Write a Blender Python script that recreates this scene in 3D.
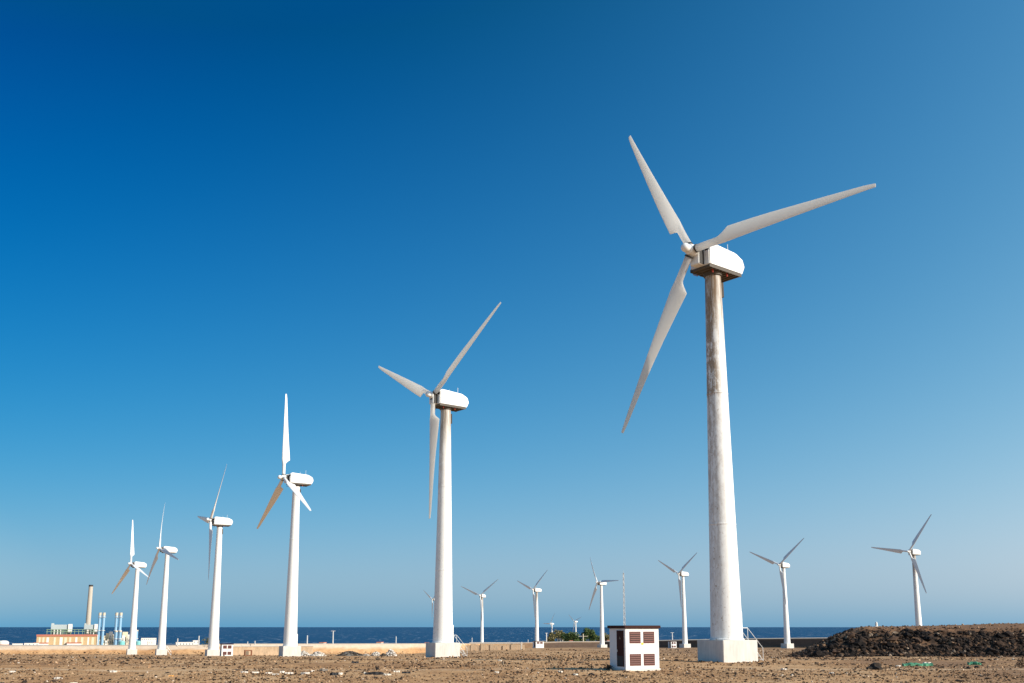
import bpy, bmesh, math, random
from mathutils import Vector, Matrix, noise
R = math.radians
random.seed(7)
for o in list(bpy.data.objects):
    bpy.data.objects.remove(o)
S = bpy.context.scene
COL = S.collection

# ------------------------------------------------------------------ camera, sky, sun, exposure
PITCH = R(10.607); FPX = 1000.0; CY = 439.72; HORIZON = 627.0
cam_d = bpy.data.cameras.new('camera'); cam = bpy.data.objects.new('camera', cam_d); COL.objects.link(cam)
cam_d.sensor_fit = 'HORIZONTAL'; cam_d.sensor_width = 36.0; cam_d.lens = 36.0 * FPX / 1024
cam_d.shift_y = (CY - 341.5) / 1024
cam_d.clip_start = 0.5; cam_d.clip_end = 200000
cam.location = (0, 0, 0); cam.rotation_euler = (R(90) + PITCH, 0, 0)
S.camera = cam

SUN_ANGLE = -27.0      # compass angle of the direction to the sun, counted from +x
SUN_EL = 28.0
world = bpy.data.worlds.new('World'); S.world = world; world.use_nodes = True
wn = world.node_tree; wn.nodes.clear()
sky = wn.nodes.new('ShaderNodeTexSky'); sky.sky_type = 'NISHITA'; sky.sun_disc = False
sky.sun_elevation = R(SUN_EL); sky.sun_rotation = R(90 - SUN_ANGLE)
sky.altitude = 0; sky.air_density = 1.0; sky.dust_density = 0.0; sky.ozone_density = 10.0
# colour response of the photograph's deep polarised sky: one matrix and curve over the whole dome,
# a little stronger away from the sun (sky direction against sun direction)
bg = wn.nodes.new('ShaderNodeBackground'); bg.inputs['Strength'].default_value = 0.1
wo = wn.nodes.new('ShaderNodeOutputWorld'); cb = wn.nodes.new('ShaderNodeCombineXYZ')
sdir = Vector((math.cos(R(SUN_EL)) * math.cos(R(SUN_ANGLE)), math.cos(R(SUN_EL)) * math.sin(R(SUN_ANGLE)), math.sin(R(SUN_EL))))
def wm(op, a, b):
    nd = wn.nodes.new('ShaderNodeMath'); nd.operation = op
    for i, v in enumerate((a, b)):
        if isinstance(v, (int, float)): nd.inputs[i].default_value = v
        else: wn.links.new(v, nd.inputs[i])
    return nd.outputs[0]
wtc = wn.nodes.new('ShaderNodeTexCoord'); wdot = wn.nodes.new('ShaderNodeVectorMath'); wdot.operation = 'DOT_PRODUCT'
wdot.inputs[1].default_value = sdir; wn.links.new(wtc.outputs['Generated'], wdot.inputs[0])
wsep = wn.nodes.new('ShaderNodeSeparateColor'); wn.links.new(sky.outputs[0], wsep.inputs[0])
wbd = wm('MULTIPLY', wsep.outputs[2], wm('MINIMUM', wm('MAXIMUM', wdot.outputs['Value'], -0.66), 0.5))
for i, (gm, row, kd, c0_, lo) in enumerate(((1.6, (-1.791, 2.841, .103), 1.02, -.191, .005), (.9, (-.535, 1.035, .842), .852, -.210, .06), (.4, (.869, -.981, 1.688), .743, -.322, .033))):
    dt = wn.nodes.new('ShaderNodeVectorMath'); dt.operation = 'DOT_PRODUCT'; dt.inputs[1].default_value = row
    wn.links.new(sky.outputs[0], dt.inputs[0])
    lin = wm('ADD', wm('MULTIPLY', wm('ADD', dt.outputs['Value'], wm('MULTIPLY', wbd, kd)), 0.1), c0_)
    wn.links.new(wm('MULTIPLY', wm('POWER', wm('MINIMUM', wm('MAXIMUM', lin, lo), 2.5), gm), (8.4, 8.75, 8.7)[i]), cb.inputs[i])
wn.links.new(cb.outputs[0], bg.inputs[0]); wn.links.new(bg.outputs[0], wo.inputs[0])

sun_d = bpy.data.lights.new('sun', 'SUN'); sun = bpy.data.objects.new('sun', sun_d); COL.objects.link(sun)
sun_d.energy = 5.0; sun_d.angle = R(0.5); sun_d.color = (1.0, 0.94, 0.84)
sdir = Vector((math.cos(R(SUN_EL)) * math.cos(R(SUN_ANGLE)), math.cos(R(SUN_EL)) * math.sin(R(SUN_ANGLE)), math.sin(R(SUN_EL))))
sun.rotation_euler = sdir.to_track_quat('Z', 'Y').to_euler(); sun.location = sdir * 60

S.view_settings.view_transform = 'Standard'; S.view_settings.look = 'None'
S.view_settings.exposure = 0.2; S.view_settings.gamma = 1.0; S.view_settings.use_curve_mapping = False
S.render.resolution_x = 1024; S.render.resolution_y = 683

# ------------------------------------------------------------------ helpers
def tag(o, label=None, cat=None, group=None, kind=None):
    if label: o['label'] = label
    if cat: o['category'] = cat
    if group: o['group'] = group
    if kind: o['kind'] = kind
    return o

def empty(name, loc, rz=0.0, label=None, cat=None, group=None):
    o = bpy.data.objects.new(name, None); COL.objects.link(o)
    o.location = loc; o.rotation_euler = (0, 0, rz); o.empty_display_size = 0.3
    return tag(o, label, cat, group)

class MB:
    """collects polygons; build() links them as one mesh object"""
    def __init__(s): s.v = []; s.f = []; s.c = []
    def add(s, vs, fs, col=None):
        n = len(s.v); s.v += [tuple(v) for v in vs]; s.f += [tuple(i + n for i in f) for f in fs]
        s.c += [col or (1, 1, 1)] * len(vs); return s
    def box(s, x0, x1, y0, y1, z0, z1, M=None):
        vs = [Vector((x, y, z)) for z in (z0, z1) for y in (y0, y1) for x in (x0, x1)]
        if M: vs = [M @ v for v in vs]
        return s.add(vs, [(0, 2, 3, 1), (4, 5, 7, 6), (0, 1, 5, 4), (1, 3, 7, 5), (3, 2, 6, 7), (2, 0, 4, 6)])
    def prism(s, poly, y0, y1, inset=None):
        n = len(poly)
        vs = [(x, y0, z) for x, z in poly] + [(x, y1, z) for x, z in poly]
        return s.add(vs, [tuple(range(n - 1, -1, -1)), tuple(range(n, 2 * n))] + [(i, (i + 1) % n, (i + 1) % n + n, i + n) for i in range(n)])
    def tube(s, a, b, ra, rb=None, n=16, caps=True):
        rb = ra if rb is None else rb; a = Vector(a); b = Vector(b)
        q = (b - a).to_track_quat('Z', 'Y').to_matrix()
        ring = lambda c, r: [c + q @ Vector((r * math.cos(2 * math.pi * i / n), r * math.sin(2 * math.pi * i / n), 0)) for i in range(n)]
        fs = [(i, (i + 1) % n, n + (i + 1) % n, n + i) for i in range(n)]
        if caps: fs += [tuple(range(n - 1, -1, -1)), tuple(range(n, 2 * n))]
        return s.add(ring(a, ra) + ring(b, rb), fs)
    def lathe(s, prof, axis='Z', n=24, M=None):
        vs = []; fs = []
        for r, h in prof:
            for i in range(n):
                t = 2 * math.pi * i / n
                p = Vector((r * math.cos(t), r * math.sin(t), h))
                if axis == 'X': p = Vector((h, r * math.cos(t), r * math.sin(t)))
                vs.append(M @ p if M else p)
        m = len(prof)
        for k in range(m - 1):
            for i in range(n):
                j = (i + 1) % n
                fs.append((k * n + i, k * n + j, (k + 1) * n + j, (k + 1) * n + i))
        fs.append(tuple(range(n - 1, -1, -1))); fs.append(tuple(range((m - 1) * n, m * n)))
        return s.add(vs, fs)
    def mesh(s, name, mat, bevel=0, smooth=None, color=False):
        me = bpy.data.meshes.new(name); me.from_pydata(s.v, [], s.f); me.update()
        if color:
            at = me.color_attributes.new('tint', 'FLOAT_COLOR', 'POINT')
            at.data.foreach_set('color', [x for c in s.c for x in (*c, 1.0)])
        if bevel:
            bm = bmesh.new(); bm.from_mesh(me)
            bmesh.ops.bevel(bm, geom=[e for e in bm.edges if e.is_manifold and e.calc_face_angle(0) > 0.3], offset=bevel, segments=2, affect='EDGES', clamp_overlap=True)
            bm.to_mesh(me); bm.free()
        if smooth is not None:
            me.polygons.foreach_set('use_smooth', [True] * len(me.polygons)); me.set_sharp_from_angle(angle=R(smooth))
        me.materials.append(mat); return me
    def build(s, name, mat, parent=None, loc=None, bevel=0, smooth=None, color=False):
        o = bpy.data.objects.new(name, s.mesh(name, mat, bevel, smooth, color)); COL.objects.link(o)
        if parent: o.parent = parent
        if loc is not None: o.location = loc
        return o

def lerp(pts, x):
    if x <= pts[0][0]: return pts[0][1]
    for (a, b), (c, d) in zip(pts, pts[1:]):
        if x <= c:
            return b + (d - b) * (x - a) / (c - a)
    return pts[-1][1]
def sstep(a, b, x):
    t = min(1, max(0, (x - a) / (b - a))); return t * t * (3 - 2 * t)

# ------------------------------------------------------------------ materials
class NT:
    def __init__(s, name):
        s.m = bpy.data.materials.new(name); s.m.use_nodes = True; s.t = s.m.node_tree
        s.b = s.t.nodes['Principled BSDF']
    def n(s, typ, **kw):
        nd = s.t.nodes.new(typ)
        for k, v in kw.items():
            if k in nd.inputs.keys(): nd.inputs[k].default_value = v
            else: setattr(nd, k, v)
        return nd
    def l(s, a, b): s.t.links.new(a, b)
    def coord(s, kind='Object', scale=(1, 1, 1)):
        tc = s.n('ShaderNodeTexCoord'); mp = s.n('ShaderNodeMapping'); mp.inputs['Scale'].default_value = scale
        s.l(tc.outputs[kind], mp.inputs[0]); return mp.outputs[0]
    def noise(s, vec, scale, detail=4, rough=0.55):
        nd = s.n('ShaderNodeTexNoise', Scale=scale, Detail=detail, Roughness=rough); s.l(vec, nd.inputs['Vector']); return nd.outputs['Fac']
    def ramp(s, fac, stops):
        nd = s.n('ShaderNodeValToRGB'); e = nd.color_ramp.elements
        while len(e) < len(stops): e.new(0.5)
        for el, (p, c) in zip(e, stops):
            el.position = p; el.color = (*c, 1) if isinstance(c, (tuple, list)) else (c, c, c, 1)
        s.l(fac, nd.inputs[0]); return nd.outputs[0]
    def mix(s, fac, a, b, mode='MIX'):
        nd = s.n('ShaderNodeMix', data_type='RGBA', blend_type=mode)
        for sock, v in ((nd.inputs[0], fac), (nd.inputs[6], a), (nd.inputs[7], b)):
            if hasattr(v, 'is_output'): s.l(v, sock)
            elif isinstance(v, (int, float)): sock.default_value = v
            else: sock.default_value = (*v, 1)
        return nd.outputs[2]
    def math(s, op, a, b=0.0):
        nd = s.n('ShaderNodeMath', operation=op)
        for i, v in enumerate((a, b)):
            if hasattr(v, 'is_output'): s.l(v, nd.inputs[i])
            else: nd.inputs[i].default_value = v
        return nd.outputs[0]
    def bump(s, h, strength=0.3, dist=0.02):
        nd = s.n('ShaderNodeBump', Strength=strength, Distance=dist); s.l(h, nd.inputs['Height']); s.l(nd.outputs[0], s.b.inputs['Normal'])
    def base(s, c):
        if hasattr(c, 'is_output'): s.l(c, s.b.inputs['Base Color'])
        else: s.b.inputs['Base Color'].default_value = (*c, 1)

def plain(name, col, rough=0.6, metal=0.0, var=0.15, scale=2.0, spec=0.4):
    k = NT(name); v = k.coord('Object')
    f = k.noise(v, scale, 5)
    k.base(k.mix(f, tuple(c * (1 - var) for c in col), tuple(min(1, c * (1 + var)) for c in col)))
    k.b.inputs['Roughness'].default_value = rough; k.b.inputs['Metallic'].default_value = metal
    k.b.inputs['Specular IOR Level'].default_value = spec
    return k.m

def tower_mat(name, stain, top_stain, flecks):
    """white painted tower with dirt streaks and rust flecks"""
    k = NT(name)
    tc = k.n('ShaderNodeTexCoord'); sep = k.n('ShaderNodeSeparateXYZ'); k.l(tc.outputs['Object'], sep.inputs[0])
    streak = k.noise(k.coord('Object', (2.6, 2.6, 0.14)), 2.2, 6, 0.7)
    blot = k.noise(k.coord('Object', (1, 1, 0.55)), 1.6, 6, 0.75)
    speck = k.noise(k.coord('Object', (1, 1, 0.7)), 5.5, 4, 0.7)
    h = k.math('DIVIDE', sep.outputs['Z'], 30.0)
    # weather side: the salt wind blows from -x
    side = k.ramp(k.math('ADD', k.math('MULTIPLY', sep.outputs['X'], -0.42), k.math('MULTIPLY', k.math('ADD', sep.outputs['Y'], 0.0), -0.10)), [(0.0, 0.12), (0.2, 0.55), (0.5, 1.0)])
    topm = k.ramp(h, [(0.10, 0.12), (0.32, 0.24), (0.645, 0.48), (0.657, 0.90), (0.93, 1.0)])
    mott = k.noise(k.coord('Object', (1, 1, .45)), 5.0, 6, 0.8)
    a = k.ramp(k.math('ADD', k.math('ADD', k.math('MULTIPLY', streak, 0.32), k.math('MULTIPLY', blot, 0.34)), k.math('MULTIPLY', mott, 0.4)), [(0.48, 0.0), (0.57, 1.0)])
    dirt = k.math('MINIMUM', k.math('MULTIPLY', k.math('MULTIPLY', a, side), k.math('MULTIPLY', topm, stain)), 0.9)
    topring = k.ramp(h, [(0.76, 0.0), (0.93, 1.0)])
    cap = k.math('MULTIPLY', k.math('MULTIPLY', topring, top_stain), k.ramp(streak, [(0.3, 0.3), (0.6, 1.0)]))
    fl = k.math('MULTIPLY', k.math('MULTIPLY', k.ramp(speck, [(0.60, 0.0), (0.68, 1.0)]), side), flecks)
    c = k.mix(k.noise(k.coord('Object'), 0.6, 3), (0.84, 0.835, 0.81), (0.89, 0.885, 0.86))
    c = k.mix(dirt, c, (0.30, 0.195, 0.105)); c = k.mix(cap, c, (0.20, 0.13, 0.075)); c = k.mix(fl, c, (0.34, 0.25, 0.16))
    k.base(c); k.b.inputs['Roughness'].default_value = 0.5; k.b.inputs['Specular IOR Level'].default_value = 0.3
    k.bump(blot, 0.12, 0.02)
    return k.m

def concrete(name, col, var=0.25):
    k = NT(name)
    n1 = k.noise(k.coord('Object', (1, 1, 0.5)), 1.3, 6, 0.6); n2 = k.noise(k.coord('Object', (3, 3, 0.35)), 2.0, 4)
    f = k.math('ADD', k.math('MULTIPLY', n1, 0.6), k.math('MULTIPLY', n2, 0.4))
    k.base(k.ramp(f, [(0.3, tuple(c * (1 - var) for c in col)), (0.55, col), (0.75, tuple(min(1, c * (1 + var * .5)) for c in col))]))
    k.b.inputs['Roughness'].default_value = 0.85; k.bump(k.noise(k.coord('Object'), 14, 5), 0.25, 0.02)
    return k.m

M = {}
M['tower_worn'] = tower_mat('weathered tower paint', 2.0, 1.0, 1.2)
M['tower_mid'] = tower_mat('slightly stained tower paint', 0.6, 0.85, 0.8)
M['tower_clean'] = tower_mat('clean tower paint', 0.12, 0.15, 0.12)
M['white'] = plain('white gel coat', (0.83, 0.825, 0.80), 0.4, 0, 0.03, 0.8)
M['blade'] = plain('pale grey blade gel coat', (0.74, 0.73, 0.71), 0.38, 0, 0.05, 0.5)
k = NT('glass fibre blade'); n_ = k.noise(k.coord('Object', (1, 1, .3)), .8, 4); k.base(k.mix(n_, (.78, .77, .75), (.84, .83, .81))); k.b.inputs['Roughness'].default_value = .4
tl = k.n('ShaderNodeBsdfTranslucent'); tl.inputs[0].default_value = (.88, .86, .82, 1); ms_ = k.n('ShaderNodeMixShader'); ms_.inputs[0].default_value = .68
k.l(k.b.outputs[0], ms_.inputs[1]); k.l(tl.outputs[0], ms_.inputs[2]); k.l(ms_.outputs[0], k.t.nodes['Material Output'].inputs[0]); M['blade'] = k.m
M['blade_solid'] = plain('pale grey blade gel coat far', (.80, .79, .77), .4, 0, .04, .5)
M['dark'] = plain('dark grille', (0.035, 0.032, 0.03), 0.7)
M['under'] = plain('dark brown underside', (0.085, 0.068, 0.05), 0.6, 0, 0.4, 3)  # dark brown for the nacelle's lower side and small fittings
M['steel'] = plain('galvanised steel', (0.62, 0.63, 0.63), 0.45, 0.35, 0.1, 6)
M['rust'] = plain('rust', (0.22, 0.085, 0.04), 0.8, 0, 0.3, 5)
M['red_lamp'] = plain('red lamp glass', (0.5, 0.06, 0.03), 0.3)
M['plinth'] = concrete('pale foundation concrete', (0.66, 0.63, 0.58))
M['plaster'] = concrete('white plaster', (0.76, 0.76, 0.75), 0.06)
M['brown'] = plain('brown painted metal', (0.045, 0.017, 0.014), 0.75, 0, 0.15, 4, 0.15)
M['louvre'] = plain('red brown louvre slat', (0.135, 0.038, 0.028), 0.6, 0, 0.2, 6)
M['yellow'] = plain('yellow sticker', (0.85, 0.55, 0.03), 0.6)
M['black'] = plain('black plastic', (0.018, 0.018, 0.02), 0.6)
M['pale_stone'] = plain('pale rubble', (0.62, 0.57, 0.50), 0.9, 0, 0.25, 3)
M['grey_twig'] = plain('dry grey twigs', (0.20, 0.18, 0.155), 0.95, 0, 0.3, 4)
M['green_net'] = plain('green netting', (.07, .25, .14), 0.7, 0, 0.3, 4)
M['orange'] = plain('orange wood', (0.75, 0.36, 0.07), 0.7)
M['mast'] = plain('mast steel', (.55, .56, .57), .5, .2, .1, 3)
M['wood'] = plain('weathered wood', (0.22, 0.17, 0.12), 0.85, 0, 0.2, 5)

# ------------------------------------------------------------------ the lie of the land
S_LEFT = [(73, .0327), (117, .0294), (173, .0284), (231, .0277), (304, .0272), (334, .0266), (400, .0262), (600, .0255)]
S_RIGHT = [(73, .0327), (100, .0285), (117, .0275), (200, .0245), (300, .0219), (381, .0204), (444, .0200), (493, .0207), (545, .0218), (700, .0222)]
CREST_Y = [(-1.2, 320), (-.5, 362), (-.3, 385), (-.1, 440), (-.03, 545), (.09, 552), (.18, 485), (.27, 430), (.4, 385), (1.2, 330)]
CREST_ROW = [(-.6, 645.4), (-.315, 645.1), (-.295, 643.8), (-.05, 643.3), (.0, 642.6), (.05, 641.4), (.1, 641.0), (.15, 640.1), (.24, 638.4), (.34, 637.5), (1, 637)]
PLAIN = [(300, -14), (600, -15.5), (800, -19.5), (1100, -24), (1500, -25.5), (1640, -28.2), (1700, -31), (2200, -45)]
def gz_base(x, y):
    if y < 73: return -2.4
    u = x / y
    a, b = lerp(S_LEFT, y), lerp(S_RIGHT, y); w = sstep(-.12, .0, u)
    return -y * (a * (1 - w) + b * w)
def gz(x, y):
    if y > crest_y(x): return lerp(PLAIN, y)
    n = noise.noise(Vector((x * .11, y * .045, 0))) * .09 + noise.noise(Vector((x * .6, y * .35, 5))) * .05 + noise.noise(Vector((x * 1.7, y * 1.1, 7))) * .03
    return gz_base(x, y) + n * min(1, 200 / max(y, 60))
def crest_y(x):
    y = 430.0
    for _ in range(12): y = 0.5 * y + 0.5 * lerp(CREST_Y, x / y)
    return y
def ray(px, py):
    c, s = math.cos(PITCH), math.sin(PITCH); v = (CY - py) / FPX
    d = Vector(((px - 512) / FPX, c - v * s, s + v * c)); return d / d.y
def at(px, py, y): return ray(px, py) * y
def on_ground(px, y):
    x = ray(px, 650).x * y; return Vector((x, y, gz(x, y)))
def on_plain(px, y):
    x = ray(px, 640).x * y; return Vector((x, y, lerp(PLAIN, y)))

# ground sheet -----------------------------------------------------
k = NT('bare stony earth')
v = k.coord('Object')
big = k.noise(k.coord('Object', (1, .55, 1)), 0.09, 5, 0.6)
mid = k.noise(k.coord('Object', (.7, .7, 1)), 0.8, 6, 0.65)
fine = k.noise(v, 6.0, 5, 0.7)
soil = k.ramp(k.math('ADD', k.math('MULTIPLY', big, .55), k.math('MULTIPLY', mid, .45)), [(.34, (.16, .078, .036)), (.43, (.39, .205, .09)), (.53, (.60, .355, .17)), (.66, (.74, .50, .29))])
vor = k.n('ShaderNodeTexVoronoi', Scale=5.5, Randomness=1.0); k.l(v, vor.inputs['Vector'])
peb = k.ramp(vor.outputs['Distance'], [(.16, 1.0), (.26, 0.0)])
cell = k.n('ShaderNodeSeparateColor'); k.l(vor.outputs['Color'], cell.inputs[0])
pebsel = k.math('MULTIPLY', peb, k.ramp(cell.outputs[0], [(.50, 0.0), (.54, 1.0)]))
pebcol = k.ramp(cell.outputs[1], [(.0, (.035, .028, .024)), (.5, (.10, .075, .055)), (.8, (.22, .18, .14)), (.95, (.5, .44, .37))])
soil = k.mix(k.ramp(fine, [(.35, .0), (.65, .55)]), soil, (.40, .215, .095))
gx = k.n('ShaderNodeSeparateXYZ'); k.l(v, gx.inputs[0])
side_ = k.n('ShaderNodeMapRange'); k.l(gx.outputs[0], side_.inputs[0]); side_.inputs[1].default_value = 6; side_.inputs[2].default_value = 30
soil = k.mix(k.math('MULTIPLY', side_.outputs[0], k.ramp(big, [(.36, .95), (.60, .25)])), soil, (.25, .14, .075))
wavy_y = k.math('ADD', gx.outputs[1], k.math('MULTIPLY', k.noise(k.coord('Object', (1, 0, 0)), .07, 3), -3.0))
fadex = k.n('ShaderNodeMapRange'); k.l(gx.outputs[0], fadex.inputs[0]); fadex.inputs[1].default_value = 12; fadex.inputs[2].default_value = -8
for yc, wd, tc_ in ((64.2, .75, (.20, .105, .055)), (66.6, .75, (.20, .105, .055)), (57.0, 1.3, (.66, .46, .28)), (79.0, 1.6, (.66, .46, .28)), (92.0, 1.4, (.26, .15, .08))):  # darker and paler soil bands along wavy lines across the ground
    band = k.math('ABSOLUTE', k.math('SUBTRACT', wavy_y, yc))
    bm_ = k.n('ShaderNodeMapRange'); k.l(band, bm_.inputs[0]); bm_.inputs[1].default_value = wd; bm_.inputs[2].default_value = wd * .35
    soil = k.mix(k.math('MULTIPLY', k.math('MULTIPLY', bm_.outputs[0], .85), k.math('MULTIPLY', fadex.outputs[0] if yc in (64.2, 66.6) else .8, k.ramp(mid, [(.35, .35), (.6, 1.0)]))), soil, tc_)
soil = k.mix(pebsel, soil, pebcol)
att = k.n('ShaderNodeVertexColor', layer_name='tint'); zs = k.n('ShaderNodeSeparateColor'); k.l(att.outputs[0], zs.inputs[0])
soil = k.mix(zs.outputs[0], soil, k.mix(mid, (.50, .40, .30), (.66, .57, .47)))                # pale dust road on the crest
soil = k.mix(zs.outputs[1], soil, k.mix(mid, (.085, .055, .042), (.18, .125, .09)))            # dark stone revetment
soil = k.mix(zs.outputs[2], soil, k.mix(mid, (.34, .20, .10), (.62, .42, .25)))               # tan cut bank
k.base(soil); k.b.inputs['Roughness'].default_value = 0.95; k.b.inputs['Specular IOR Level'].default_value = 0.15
k.bump(k.math('ADD', k.math('MULTIPLY', pebsel, .6), k.math('MULTIPLY', fine, .6)), 0.6, 0.06)
M['ground'] = k.m

g = MB()
cols = []
w = -1.2
while w < 1.2001:
    cols.append(w); aw = abs(w); w += .0006 if aw < .082 else .004 if aw < .32 else .04
yrows = [-300, -120, -40, -5, 15, 30, 38] + [42 + .55 * i for i in range(130)]
ylast = yrows[-1]
nrow = None
for w in cols:
    pts = []
    for y in yrows: 
        x = w * (y + 360); pts.append((x, y, gz(x, y), (0, 0, 0)))
    yb = 420.0
    for _ in range(20): yb = .5 * yb + .5 * lerp(CREST_Y, w * (yb + 360) / yb)
    u = w * (yb + 360) / yb
    for i in range(1, 41):
        y = ylast + (yb - 0.5 - ylast) * i / 40; x = w * (y + 360)
        pts.append((x, y, gz_base(x, y) + noise.noise(Vector((x * .05, y * .03, 3))) * .15, (0, 0, 0)))
    zb = pts[-1][2]; zc = -(lerp(CREST_ROW, u) - HORIZON) / FPX * yb
    dk = sstep(-.03, .035, u + .03 * noise.noise(Vector((u * 14, 0, 1))))
    steep = 1.6 if u > 0 else 3.0
    for i in range(1, 8):                                   # the face of the embankment
        t = i / 7; x = w * (yb + 360)
        pale = 1 - dk
        wob = noise.noise(Vector((x * .09, t * 3, 9))) * .9 * math.sin(math.pi * t)
        top = (1.0 if t > .9 else 0) if u > -.05 else sstep(.50, .62, t + .1 * noise.noise(Vector((x * .2, 0, 3))))
        pts.append((x, yb + steep * t + wob * .5, zb + (zc - zb) * t, (top * .8, dk * (1 - top), pale * (1 - top) * (.15 + .65 * sstep(-.34, -.27, u) * (1 - .7 * sstep(-.21, -.15, u))))))
    for d, dz in ((2, .05), (7, .12), (12, .1), (16, -.3)):
        y = yb + steep + d; pts.append((w * (y + 360), y, zc + dz, (.9, 0, 0)))
    y2 = yb + 40
    for i in range(9):
        y = y2 + (1640 - y2) * i / 8; x = w * (y + 360); pts.append((x, y, lerp(PLAIN, y) if i else min(zc - 3, lerp(PLAIN, y)), (.25, 0, .3)))
    for y in (1700, 2200): pts.append((w * (y + 360), y, lerp(PLAIN, y), (0, 0, 0)))
    nrow = len(pts)
    for p in pts: g.v.append(p[:3]); g.c.append(p[3])
for i in range(len(cols) - 1):
    for j in range(nrow - 1):
        a = i * nrow + j; g.f.append((a, a + nrow, a + nrow + 1, a + 1))
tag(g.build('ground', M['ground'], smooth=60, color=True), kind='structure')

# sea --------------------------------------------------------------
k = NT('open sea')
v = k.coord('Object', (1, .35, 1))
n1 = k.noise(v, .012, 6, .6); n2 = k.noise(v, .12, 6, .7); n3 = k.noise(k.coord('Object', (1, .16, 1)), .055, 3, .6)
c = k.mix(n1, (.010, .066, .150), (.018, .090, .185))
caps = k.math('MULTIPLY', k.ramp(n3, [(.63, 0.0), (.68, 1.0)]), 0.6)
k.base(k.mix(caps, c, (.6, .66, .7)))
k.b.inputs['Roughness'].default_value = .75; k.b.inputs['Specular IOR Level'].default_value = .12
k.bump(n2, 1.0, 4.0)
sea = MB(); ys = [1560, 2000, 3000, 5000, 9000, 20000, 50000, 150000]
xs = [-1.6, -.8, 0, .8, 1.6]
for y in ys:
    for u in xs: sea.v.append((u * (y + 1500), y, -28.5)); sea.c.append((1, 1, 1))
for i in range(len(ys) - 1):
    for j in range(4): a = i * 5 + j; sea.f.append((a, a + 1, a + 6, a + 5))
tag(sea.build('sea', k.m), kind='structure')

# rocky mound on the right -----------------------------------------
k = NT('dark volcanic spoil')
v = k.coord('Object'); n1 = k.noise(v, .5, 6, .65); n2 = k.noise(v, 3.0, 5, .7)
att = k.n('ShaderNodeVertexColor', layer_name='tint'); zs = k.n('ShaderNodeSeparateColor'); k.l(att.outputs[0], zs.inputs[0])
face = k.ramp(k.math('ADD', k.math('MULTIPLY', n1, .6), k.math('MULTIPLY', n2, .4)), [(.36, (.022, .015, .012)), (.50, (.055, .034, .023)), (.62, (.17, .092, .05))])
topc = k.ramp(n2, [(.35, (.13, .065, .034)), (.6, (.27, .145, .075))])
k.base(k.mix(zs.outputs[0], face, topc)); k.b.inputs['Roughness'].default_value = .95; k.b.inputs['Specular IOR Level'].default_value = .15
k.bump(n2, .8, .12)
M['mound'] = k.m
def mound_z(x, y):
    u = x / y
    e = sstep(.262, .352, u + .006 * noise.noise(Vector((x * .3, y * .3, 2)))) 
    top = -.16 + (.22 + .42 * sstep(.36, .52, u)) * sstep(105, 135, y) + .10 * noise.noise(Vector((x * .15, y * .1, 4)))
    yf = 98 + 1.2 * noise.noise(Vector((x * .12, 0, 8)))
    f = sstep(yf - 1.0, yf + 6.5, y) * (1 - sstep(185, 215, y))
    b = gz_base(x, y)
    lump = (noise.noise(Vector((x * .9, y * .9, 1))) * .22 + noise.noise(Vector((x * 2.3, y * 2.3, 6))) * .12) * (1 - .8 * sstep(yf + 5, yf + 9, y))
    m = e * f
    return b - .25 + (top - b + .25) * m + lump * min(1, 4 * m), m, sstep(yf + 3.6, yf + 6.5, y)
mb = MB()
my = [95 + .28 * i for i in range(48)] + [109, 111, 114, 118, 124, 132, 142, 155, 170, 184, 192, 200, 208, 216]
mu = [.27 + .0022 * i for i in range(150)] + [.61, .65, .7, .8, .9]
for u in mu:
    for y in my:
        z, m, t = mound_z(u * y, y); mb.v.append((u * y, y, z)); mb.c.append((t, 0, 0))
for i in range(len(mu) - 1):
    for j in range(len(my) - 1):
        a = i * len(my) + j; mb.f.append((a, a + len(my), a + len(my) + 1, a + 1))
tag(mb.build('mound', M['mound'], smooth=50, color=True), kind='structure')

# ------------------------------------------------------------------ stones
k = NT('loose stones')
att = k.n('ShaderNodeVertexColor', layer_name='tint')
k.base(k.mix(k.noise(k.coord('Object'), 6, 4), att.outputs[0], k.mix(1.0, att.outputs[0], (.55, .5, .45), 'MULTIPLY')))
k.b.inputs['Roughness'].default_value = .9; k.b.inputs['Specular IOR Level'].default_value = .2
M['stones'] = k.m
bmi = bmesh.new(); bmesh.ops.create_icosphere(bmi, subdivisions=1, radius=1)
ICO_V = [v.co.copy() for v in bmi.verts]; ICO_F = [tuple(v.index for v in f.verts) for f in bmi.faces]; bmi.free()
bmi = bmesh.new(); bmesh.ops.create_icosphere(bmi, subdivisions=2, radius=1)
ICO2_V = [v.co.copy() for v in bmi.verts]; ICO2_F = [tuple(v.index for v in f.verts) for f in bmi.faces]; bmi.free()
OCT_V = [Vector(v) for v in ((1, 0, 0), (0, 1, 0), (-1, 0, 0), (0, -1, 0), (0, 0, 1), (0, 0, -.6))]
OCT_F = [(0, 1, 4), (1, 2, 4), (2, 3, 4), (3, 0, 4), (1, 0, 5), (2, 1, 5), (3, 2, 5), (0, 3, 5)]
def rock_verts(r, flat=.7, src=ICO_V, rng=random, jag=.35):
    sx, sy, sz = r * rng.uniform(.7, 1.4), r * rng.uniform(.7, 1.3), r * flat * rng.uniform(.7, 1.2)
    off = Vector((rng.uniform(0, 99), rng.uniform(0, 99), 0)); rot = Matrix.Rotation(rng.uniform(0, 6.28), 3, 'Z')
    out = []
    for v in src:
        d = 1 + jag * 2 * noise.noise(v * 1.1 + off)
        out.append(rot @ Vector((v.x * sx * d, v.y * sy * d, v.z * sz * d)))
    return out
STONE_COL = [((.03, .022, .018), 3.5), ((.07, .045, .03), 3.5), ((.17, .10, .055), 4), ((.33, .20, .11), 5), ((.50, .34, .21), 4), ((.62, .53, .43), .45)]
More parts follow.
